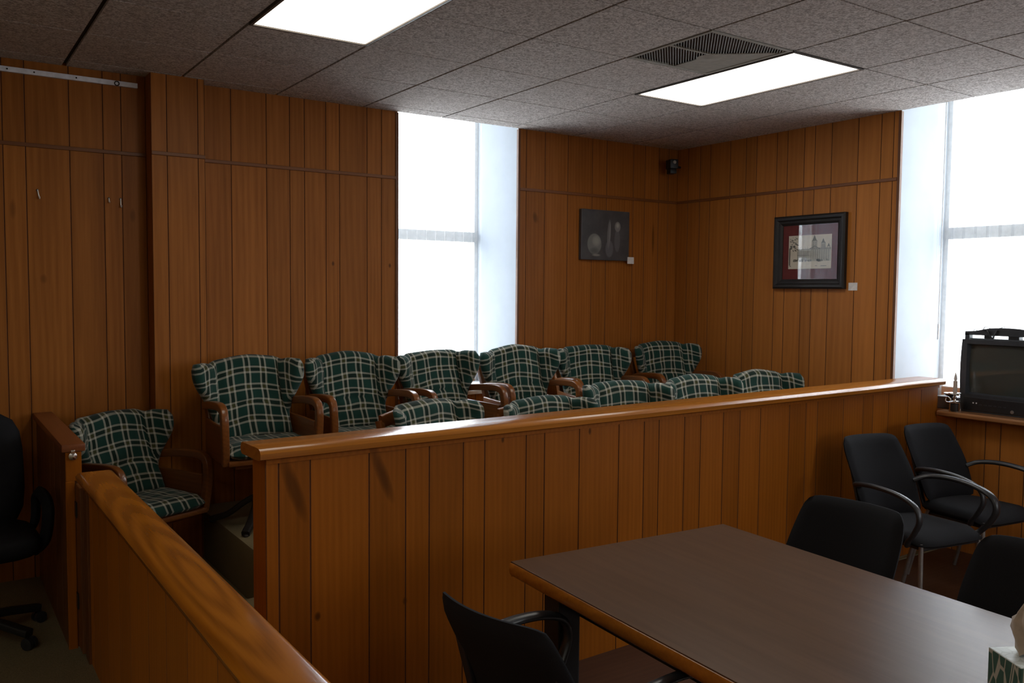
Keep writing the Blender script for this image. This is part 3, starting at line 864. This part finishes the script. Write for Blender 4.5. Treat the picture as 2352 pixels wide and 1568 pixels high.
# ------------------------------------------------------------------ office chair at the far left
t = thing('office_chair', 'black swivel office chair in the dark beside the taller oak wall', 'chair', (-.53, 2.33, .006), R(4))
def pad(bm, cx, cy, cz, hx, hy, hz, M=None, n=14, p=4):
    tb = NB(); bmesh.ops.create_cube(tb, size=2); bmesh.ops.subdivide_edges(tb, edges=tb.edges[:], cuts=5, use_grid_fill=True)
    for v in tb.verts:
        c = v.co; r_ = (abs(c.x)**p+abs(c.y)**p+abs(c.z)**p)**(1/p); m = max(abs(c.x), abs(c.y), abs(c.z)); k = m/r_
        v.co = Vector((cx+c.x*k*hx, cy+c.y*k*hy, cz+c.z*k*hz))
    if M is not None: bmesh.ops.transform(tb, matrix=M, verts=tb.verts)
    join(bm, tb)
bm = NB(); pad(bm, 0, -.03, .47, .26, .26, .06); obj('seat', bm, M_leather, t, smooth=True, angle=180)
bm = NB(); pad(bm, 0, 0, 0, .25, .06, .29, Matrix.Translation((0, .24, .75)) @ Matrix.Rotation(R(-10), 4, 'X')); obj('backrest', bm, M_leather, t, smooth=True, angle=180)
for s in (-1, 1):
    bm = NB(); sweep(bm, smoothpath([(s*.23, .15, .42), (s*.275, .12, .50), (s*.28, .10, .63), (s*.28, .0, .67), (s*.28, -.16, .66), (s*.28, -.2, .60), (s*.27, -.16, .48), (s*.23, -.12, .42)], 5), rrect(.05, .03, .008)); obj('arm', bm, M_leather, t, smooth=True)
bm = NB(); lathe(bm, [(.09, .41), (.05, .38), (.03, .36), (.028, .16), (.05, .13), (.05, .08)], 16); obj('gas_column', bm, M_blackpaint, t, smooth=True)
for q in range(5):
    a = q*2*PI/5+.35; c, s = math.cos(a), math.sin(a)
    lg = NB(); sweep(lg, [(c*.03, s*.03, .115), (c*.16, s*.16, .10), (c*.30, s*.30, .075)], rrect(.045, .035, .008)); lo = obj('leg', lg, M_blackpaint, t, smooth=True)
    cb = NB(); Mc = Matrix.Translation((c*.30, s*.30, .029)) @ Matrix.Rotation(a, 4, 'Z') @ Matrix.Rotation(PI/2, 4, 'X')
    lathe(cb, [(.018, -.024), (.028, -.022), (.028, -.006), (.014, -.004), (.014, .004), (.028, .006), (.028, .022), (.018, .024)], 14); bmesh.ops.transform(cb, matrix=Mc, verts=cb.verts)
    obj('caster', cb, M_blackpl, lo, smooth=True)

# ------------------------------------------------------------------ television on the sill
TVX, TVY, TVZ = 4.85, .392, .911
t = thing('television', 'black tube television on the window sill at the right edge', 'television', (TVX, TVY, TVZ), 0)
HW = .262; TH = .465
def tvy(z, sgn): return sgn*(HW - .012*abs(z-.30)/.3)
# bezel with opening (front plane x=0, facing -x)
bm = NB()
def outl(k, d):
    pts = []
    for q in range(13): z = TH*q/12; pts.append((d, (HW-.014*((z-.27)/.25)**2)*k, z))
    return pts
L_ = outl(1, 0); R_ = outl(-1, 0)
out_f = [bm.verts.new(p) for p in L_ + R_[::-1]]
out_b = [bm.verts.new((p.co.x+.13, p.co.y, p.co.z)) for p in out_f]
sy, sz0, sz1 = .222, .113, .437
def ring(x, sy_, z0, z1, N=13):
    pts = []
    for q in range(N): pts.append((x, sy_, z0+(z1-z0)*q/(N-1)))
    for q in range(N): pts.append((x, -sy_, z1-(z1-z0)*q/(N-1)))
    return pts
in_f = [bm.verts.new(p) for p in ring(0, sy, sz0, sz1)]
in_b = [bm.verts.new(p) for p in ring(.035, sy-.012, sz0+.012, sz1-.012)]
n = len(out_f)
for i in range(n):
    j = (i+1) % n
    bm.faces.new((out_f[i], out_f[j], in_f[j], in_f[i])); bm.faces.new((out_f[i], out_f[j], out_b[j], out_b[i])); bm.faces.new((in_f[i], in_f[j], in_b[j], in_b[i]))
obj('bezel', bm, M_tv, t, smooth=True, angle=30)
bm = NB(); nn = 14; g = {}
for i in range(nn+1):
    for j in range(nn+1):
        u, v = -1+2*i/nn, -1+2*j/nn
        g[i, j] = bm.verts.new((.034-.022*(1-.5*u*u-.5*v*v), u*(sy-.008), (sz0+sz1)/2+v*((sz1-sz0)/2-.008)))
for i in range(nn):
    for j in range(nn): bm.faces.new((g[i, j], g[i+1, j], g[i+1, j+1], g[i, j+1]))
obj('screen', bm, M_screen, t, smooth=True, angle=180)
bm = NB()
a = [bm.verts.new(p) for p in ((.13, HW-.012, .0), (.13, HW-.012, TH-.02), (.13, -HW+.012, TH-.02), (.13, -HW+.012, 0))]
b = [bm.verts.new(p) for p in ((.24, HW-.05, .0), (.24, HW-.05, TH-.05), (.24, -HW+.05, TH-.05), (.24, -HW+.05, 0))]
c = [bm.verts.new(p) for p in ((.385, .15, .04), (.385, .15, TH-.14), (.385, -.15, TH-.14), (.385, -.15, .04))]
for p_, q_ in ((a, b), (b, c)):
    for i in range(4): bm.faces.new((p_[i], p_[(i+1) % 4], q_[(i+1) % 4], q_[i]))
bm.faces.new(a); bm.faces.new(c)
obj('rear_shell', bm, M_tv, t)
bm = NB(); box(bm, -.006, .004, -.23, .23, .012, .095, .003); obj('control_panel', bm, M_blackpl, t)
for y in (.165, .145): 
    bm = NB(); box(bm, -.0085, -.0055, y-.004, y+.004, .056, .064); obj('button', bm, M_bar, t)
for q in range(6):
    bm = NB(); box(bm, -.0085, -.0055, .12-q*.03-.009, .12-q*.03+.009, .048, .055); obj('button', bm, M_tv, t)
bm = NB(); lathe(bm, [(.011, 0), (.010, .004), (0, .005)], 14); bmesh.ops.transform(bm, matrix=Matrix.Translation((-.006, -.075, .028)) @ Matrix.Rotation(-PI/2, 4, 'Y'), verts=bm.verts); obj('power_button', bm, M_steel, t, smooth=True)
# raised bar along the top on two end posts and two feet
bm = NB(); pts = []
N = 24
for q in range(N+1):
    y = HW-.008-(2*HW-.016)*q/N; s = (y)/(HW)
    pts.append((y, TH+.040 + .024*math.exp(-(s/.62)**4) + .004*(1-abs(s))))
lo = [(y, TH+.027) for y, z in pts][::-1]
prism(bm, [(y, z+.010) for y, z in pts] + lo, .03, .075, 'x')
for s in (-1, 1): box(bm, .03, .075, -HW+.008 if s < 0 else HW-.036, -HW+.036 if s < 0 else HW-.008, TH-.012, TH+.038, .002)
obj('top_bar', bm, M_tv, t, smooth=True, angle=30)
for y, w_ in ((.115, .020), (-.045, .032)):
    bm = NB(); box(bm, .035, .09, y-w_, y+w_, TH-.002, TH+.028, .004); obj('bar_foot', bm, M_blackpl, t)
bm = NB(); box(bm, .004, .14, -HW+.02, HW-.05, TH-.012, TH+.008, .006); obj('top_panel', bm, M_tv, t, smooth=True)
cb = NB()
zb = TVZ+TH
zb = TVZ+TH+.053
tube(cb, smoothpath([(4.90, .602, zb+.001), (4.895, .59, zb+.010), (4.90, .575, zb+.001), (4.895, .545, zb+.002), (4.90, .53, zb+.028), (4.90, .50, zb+.020), (4.89, .465, zb+.010), (4.90, .45, zb+.020), (4.90, .43, zb+.026), (4.905, .405, zb+.032)], 6), .0022, 6)
tube(cb, smoothpath([(4.885, .53, zb+.003), (4.872, .50, zb+.002), (4.868, .48, zb-.03), (4.869, .465, zb-.042), (4.87, .455, zb-.02), (4.873, .44, zb+.012)], 6), .005, 6)
o = obj('cable', cb, M_blackpl, None, smooth=True); tag(o, 'thin black cable lying in loops on top of the television', 'cable')
# candle lamp and dish on the sill
cx, cy, cz = 4.775, .640, .9105
t = thing('candle_lamp', 'electric candle lamp with ivory sleeve on a pale metal stand, beside the television', 'candle lamp', (cx, cy, cz))
bm = NB(); lathe(bm, [(.034, .056), (.037, .060), (.030, .066), (.012, .070), (.008, .085), (.011, .092), (.007, .10), (.010, .108)], 24)
for s in ((.028, .014), (-.028, .014), (0, -.031)): box(bm, s[0]-.004, s[0]+.004, s[1]-.004, s[1]+.004, 0, .058, .001)
obj('stand', bm, M_brass, t, smooth=True)
bm = NB(); lathe(bm, [(.024, .004), (.026, .01), (.026, .05), (.02, .055)], 20); obj('battery_drum', bm, M_dark, t, smooth=True)
bm = NB(); tube(bm, [(0, .045+.017*math.cos(a), .072+.017*math.sin(a)) for a in [2*PI*i/16-.6 for i in range(17)]], .004, 8); obj('finger_loop', bm, M_brass, t, smooth=True)
bm = NB(); lathe(bm, [(.010, .106), (.032, .112), (.040, .118), (.039, .121), (.012, .114)], 24); obj('drip_pan', bm, M_brass, t, smooth=True)
bm = NB(); lathe(bm, [(.0125, .114), (.0125, .196), (.008, .199)], 18); obj('candle_sleeve', bm, M_candle, t, smooth=True)
bm = NB(); lathe(bm, [(.006, .197), (.0105, .208), (.010, .218), (.006, .236), (.002, .25), (.0, .256)], 16); obj('flame_bulb', bm, M_bulb, t, smooth=True)
t = thing('metal_dish', 'small shiny metal dish with a handle on a dark box behind the candle', 'dish', (4.90, .735, .990))
bm = NB(); lathe(bm, [(.018, .0), (.036, .010), (.042, .022), (.041, .024), (.03, .012), (.0, .005)], 24); obj('bowl', bm, M_brass, t, smooth=True)
bm = NB(); sweep(bm, smoothpath([(0, -.038, .02), (-.01, -.07, .012), (-.02, -.10, .002), (-.025, -.112, .001)], 4), rrect(.014, .005, .002)); obj('handle', bm, M_brass, t, smooth=True)
bm = NB(); box(bm, 4.86, 4.98, .675, .82, .911, .990, .004); o = obj('storage_box', bm, M_dark); tag(o, 'low dark box on the sill behind the candle lamp', 'box')

# ------------------------------------------------------------------ things on the walls
# grey drawing
def drawing():
    k = Mat('charcoal still life'); tc = k.add('ShaderNodeTexCoord'); sx = k.add('ShaderNodeSeparateXYZ'); k.link(tc.outputs['Object'], sx.inputs[0])
    X, Z = sx.outputs[0], sx.outputs[2]
    nz = k.noise(tc.outputs['Object'], 9, 4); n2 = k.noise(tc.outputs['Object'], 60, 3)
    col = k.mix(k.mapr(nz, .3, .7), (.050, .052, .057), (.085, .088, .094))
    col = k.mix(k.math('MULTIPLY', n2, .3), col, (.08, .08, .085))
    def el(col, cx, cz, rx, rz, c, st=1.0, soft=.25, tilt=0):
        dx = k.math('DIVIDE', k.math('ADD', k.math('SUBTRACT', X, cx), k.math('MULTIPLY', k.math('SUBTRACT', Z, cz), tilt)), rx); dz = k.math('DIVIDE', k.math('SUBTRACT', Z, cz), rz)
        r = k.math('ADD', k.math('MULTIPLY', dx, dx), k.math('MULTIPLY', dz, dz))
        return k.mix(k.math('MULTIPLY', k.mapr(r, 1-soft, 1, 1, 0), st), col, c)
    col = el(col, -.12, -.075, .078, .088, (0.192, 0.200, 0.192), 1, .2)
    col = el(col, -.10, -.05, .05, .05, (0.352, 0.352, 0.320), .8, .9)
    col = el(col, -.12, -.13, .06, .03, (0.096, 0.099, 0.104), .8, .9)
    col = el(col, .04, -.11, .045, .075, (0.136, 0.136, 0.152), .9, .3)
    col = el(col, .035, .01, .02, .13, (0.184, 0.184, 0.192), .9, .4, -.05)
    col = el(col, .045, .03, .006, .10, (0.320, 0.320, 0.304), .7, .7, -.03)
    col = el(col, .125, -.04, .034, .10, (0.128, 0.128, 0.141), .9, .3)
    col = el(col, .128, .075, .034, .045, (0.208, 0.208, 0.208), 1, .3)
    col = el(col, .128, .085, .02, .025, (0.384, 0.384, 0.352), .8, .9)
    col = el(col, -.10, -.165, .05, .012, (0.320, 0.320, 0.288), .7, .8)
    k.link(col, k.b.inputs['Base Color']); k.b.inputs['Roughness'].default_value = .35; return k.m
t = thing('canvas_picture', 'dark grey still life picture on the back wall near the corner', 'picture', (3.985, YB-.003, 2.125))
bm = NB(); box(bm, -.258, .258, -.032, 0, -.205, .205, .004); obj('canvas', bm, drawing(), t)
def card(name, x, y, z, axis, label):
    bm = NB(); w, h_ = .036, .028
    if axis == 'y': box(bm, -w, w, -.003, 0, -h_, h_, .0008)
    else: box(bm, -.003, 0, -w, w, -h_, h_, .0008)
    o = obj('label_card', bm, M_paper, loc=(x, y, z)); tag(o, label, 'label card', 'caption cards')
card('c', 4.262, YB-.0345, 1.925, 'y', 'white card at the lower right corner of the grey picture')
card('c', XR+.0005, 1.440, 1.712, 'x', 'white card at the lower right corner of the framed print')
# framed print
t = thing('framed_print', 'black framed print of a towered building with a maroon mat', 'picture', (XR-.001, 1.81, 1.972))
HWf, HHf = .315, .276
bm = NB(); fw = .072
prof = [(0, 0), (0, -.030), (.012, -.038), (.03, -.036), (.040, -.026), (.055, -.022), (fw, -.012), (fw, 0)]   # (inward, x)
def corner(d): return [(-HWf+d, -HHf+d), (HWf-d, -HHf+d), (HWf-d, HHf-d), (-HWf+d, HHf-d)]
rings = [[bm.verts.new((x, -a, b)) for a, b in corner(d)] for d, x in prof]
for p_, q_ in zip(rings, rings[1:]):
    for i in range(4): bm.faces.new((p_[i], p_[(i+1) % 4], q_[(i+1) % 4], q_[i]))
obj('frame', bm, M_frame, t)
iw, ih = HWf-fw, HHf-fw
bm = NB(); box(bm, -.006, -.002, -iw-.004, iw+.004, -ih-.004, ih+.004); obj('mat_board', bm, M_maroon, t)
# print sheet, local screen axes: a to the right (= -y), b up
pw, ph = .19, .126
bm = NB(); box(bm, -.0075, -.006, -pw, pw, -ph, ph); obj('print_sheet', bm, M_printp, t)
bm = NB()
def rect(b_, a0, a1, z0, z1, x=-.0082): quad(b_, (x, -a0, z0), (x, -a1, z0), (x, -a1, z1), (x, -a0, z1))
def tri(b_, pts, x=-.0082): poly(b_, [(x, -a, z) for a, z in pts])
wash = NB()
rect(wash, -.11, .0, -.07, .02, -.0079); rect(wash, 0, .185, -.07, .025, -.0079); rect(wash, .02, .065, .025, .085, -.0079); rect(wash, .10, .14, .025, .07, -.0079)
obj('ink_wash', wash, M_ink2, t)
r = random.Random(3)
for q in range(13): a = -.105+q*.0085; rect(bm, a, a+.002, -.06, .012)
for q in range(9): a = .012+q*.019; rect(bm, a, a+.003, -.06, .016)
rect(bm, -.11, .185, .018, .022); rect(bm, 0, .185, .026, .029); rect(bm, -.11, .0, -.026, -.023)
tri(bm, [(-.005, .022), (.045, .045), (.095, .022), (.09, .020), (.045, .039), (0, .020)])
for c_, w_, z0 in ((.042, .022, .085), (.118, .017, .068), (.165, .012, .04)):
    rect(bm, c_-w_, c_-w_+.003, .025, z0); rect(bm, c_+w_-.003, c_+w_, .025, z0); rect(bm, c_-w_, c_+w_, z0-.004, z0)
    rect(bm, c_-w_*.4, c_-w_*.4+.004, .03, z0-.01); rect(bm, c_+w_*.3, c_+w_*.3+.004, .03, z0-.01)
    tri(bm, [(c_-w_*.8, z0), (c_+w_*.8, z0), (c_+w_*.3, z0+w_*1.2), (c_, z0+w_*1.8), (c_-w_*.3, z0+w_*1.2)])
for q in range(12): a = -.10+q*.008; rect(bm, a, a+.0015, .022, .03+.012*r.random())
rect(bm, -.185, -.172, -.10, .03); 
for q in range(46):
    a = -.18+.06*r.random()**1.4; z = .01+.10*r.random(); l = .008+.018*r.random(); w_ = .003+.004*r.random()
    tri(bm, [(a, z), (a+l, z+r.uniform(-.008, .008)), (a+l*.6, z+w_), (a, z+w_)])
for q in range(34): a = -.15+.32*r.random(); w_ = .004+.008*r.random(); rect(bm, a, a+w_, -.075+.008*r.random(), -.062+.01*r.random())
rect(bm, .10, .15, -.108, -.103); rect(bm, .05, .07, -.106, -.102); rect(bm, -.18, -.165, -.108, -.102)
obj('ink_drawing', bm, M_ink, t)
bm = NB(); box(bm, -.0125, -.0105, -iw-.003, iw+.003, -ih-.003, ih+.003); obj('glazing', bm, M_glass, t)
# camera in the corner
t = thing('corner_camera', 'small black camera with a pale dot high in the room corner', 'camera', (4.63, 3.08, 2.745), R(-20))
bm = NB(); box(bm, -.038, .038, -.05, .05, -.035, .045, .010); obj('housing', bm, M_blackpaint, t, smooth=True)
bm = NB(); lathe(bm, [(.0, .006), (.012, .005), (.016, .0), (.016, -.01)], 16); bmesh.ops.transform(bm, matrix=Matrix.Translation((0, -.05, .018)) @ Matrix.Rotation(PI/2, 4, 'X'), verts=bm.verts); obj('lens', bm, M_vent, t, smooth=True)
bm = NB(); box(bm, -.03, .03, -.035, .045, -.075, -.035, .008); obj('lower_block', bm, M_blackpaint, t, smooth=True)
bm = NB(); sweep(bm, smoothpath([(.03, .03, .01), (.07, .06, .0), (.105, .10, .0), (.13, .115, .0)], 4), circ(.010, 10)); obj('bracket', bm, M_blackpaint, t, smooth=True)
# pale bar under the ceiling on the left
t = thing('mounting_bar', 'long pale enamel bar fixed to the back wall under the ceiling', 'bar', (-.60, YB-.001, 2.843))
bm = NB(); box(bm, -1.2, .985, -.022, 0, -.014, .014, .002); obj('rail', bm, M_bar, t)
bm = NB()
for x in (.32, .45, .66): box(bm, x-.004, x+.004, -.0235, -.0215, -.004, .004)
tube(bm, [(.872+.012*math.cos(a), -.024, -.002+.012*math.sin(a)) for a in [2*PI*i/14 for i in range(15)]], .003, 6)
obj('screw_hole', bm, M_iron, t)
# hooks
for i, (x, z, lb, d, h_) in enumerate(((-.145, 2.177, 'small metal hook alone on the left of the back wall', .03, .05), (.222, 2.167, 'short bright metal hook, left of the close pair by the pilaster', .016, .024), (.285, 2.156, 'small metal hook, right of the close pair by the pilaster', .018, .05))):
    t = thing('wall_hook', lb, 'hook', (x, YB-.001, z), 0, 'wall hooks')
    bm = NB(); tube(bm, smoothpath([(0, -.002, h_*.5), (.004 if i == 0 else 0, -.006, 0), (.008 if i == 0 else 0, -.008, -h_*.4), (.008 if i == 0 else 0, -.02, -h_*.5), (.008 if i == 0 else 0, -.026, -h_*.3)], 4), .0035, 8); obj('hook_wire', bm, M_hook, t, smooth=True)
    bm = NB(); lathe(bm, [(.007, 0), (.006, .003), (0, .004)], 12); bmesh.ops.transform(bm, matrix=Matrix.Translation((0, 0, h_*.45)) @ Matrix.Rotation(PI/2, 4, 'X'), verts=bm.verts); obj('screw', bm, M_iron, t, smooth=True)

# ------------------------------------------------------------------ light and camera
SKY = 12.0
wd = bpy.data.worlds.new('sky'); sc.world = wd; wd.use_nodes = True
bg = wd.node_tree.nodes['Background']; bg.inputs[0].default_value = (.90, .96, 1.0, 1); bg.inputs[1].default_value = SKY
_n = wd.node_tree.nodes; _l = wd.node_tree.links      # bright overcast sky over duller ground
_tc = _n.new('ShaderNodeTexCoord'); _sp = _n.new('ShaderNodeSeparateXYZ'); _mr = _n.new('ShaderNodeMapRange')
_l.new(_tc.outputs['Generated'], _sp.inputs[0]); _l.new(_sp.outputs[2], _mr.inputs[0])
for _i, _v in enumerate((-.12, .12, SKY*.62, SKY)): _mr.inputs[_i+1].default_value = _v
_l.new(_mr.outputs[0], bg.inputs[1])
def portal(name, loc, rot, sx, sy):
    l = bpy.data.lights.new(name, 'AREA'); l.shape = 'RECTANGLE'; l.size = sx; l.size_y = sy
    l.cycles.is_portal = True
    o = link(bpy.data.objects.new(name, l)); o.location = loc; o.rotation_euler = rot
portal('daylight_portal', (2.61, 3.90, 2.15), (R(-90), 0, 0), 1.03, 2.5)
portal('daylight_portal.001', (5.52, .48, 2.15), (R(90), 0, R(90)), 1.26, 2.5)

portal('daylight_portal.002', (5.52, -2.53, 2.15), (R(90), 0, R(90)), 1.26, 2.5)
portal('daylight_portal.003', (3.55, -6.18, 1.85), (R(90), 0, 0), .7, 1.9)  # samples sky through the added window behind the camera
CAM = (-.69421647, -2.31549671, 1.65942542); f_px, yaw, pitch, roll = 1984.23, .599097931, .0583628605, .00869370883
fw_ = Vector((math.sin(yaw)*math.cos(pitch), math.cos(yaw)*math.cos(pitch), -math.sin(pitch)))
rt = Vector((math.cos(yaw), -math.sin(yaw), 0)); up = rt.cross(fw_)
c, s = math.cos(roll), math.sin(roll); r2, u2 = c*rt+s*up, -s*rt+c*up
cam = bpy.data.cameras.new('camera'); co = link(bpy.data.objects.new('camera', cam))
cam.sensor_fit = 'HORIZONTAL'; cam.sensor_width = 36; cam.lens = f_px/2352*36
cam.clip_start = .05
co.matrix_world = Matrix(((r2.x, u2.x, -fw_.x, CAM[0]), (r2.y, u2.y, -fw_.y, CAM[1]), (r2.z, u2.z, -fw_.z, CAM[2]), (0, 0, 0, 1)))
sc.camera = co
vs = sc.view_settings; vs.view_transform = 'Standard'; vs.look = 'None'; vs.gamma = 1; vs.use_curve_mapping = False
vs.exposure = 0.22
cy_ = sc.cycles
cy_.use_denoising = True; cy_.use_adaptive_sampling = True; cy_.adaptive_threshold = .02
cy_.max_bounces = 8; cy_.diffuse_bounces = 4; cy_.glossy_bounces = 4; cy_.transparent_max_bounces = 10
cy_.caustics_reflective = False; cy_.caustics_refractive = False
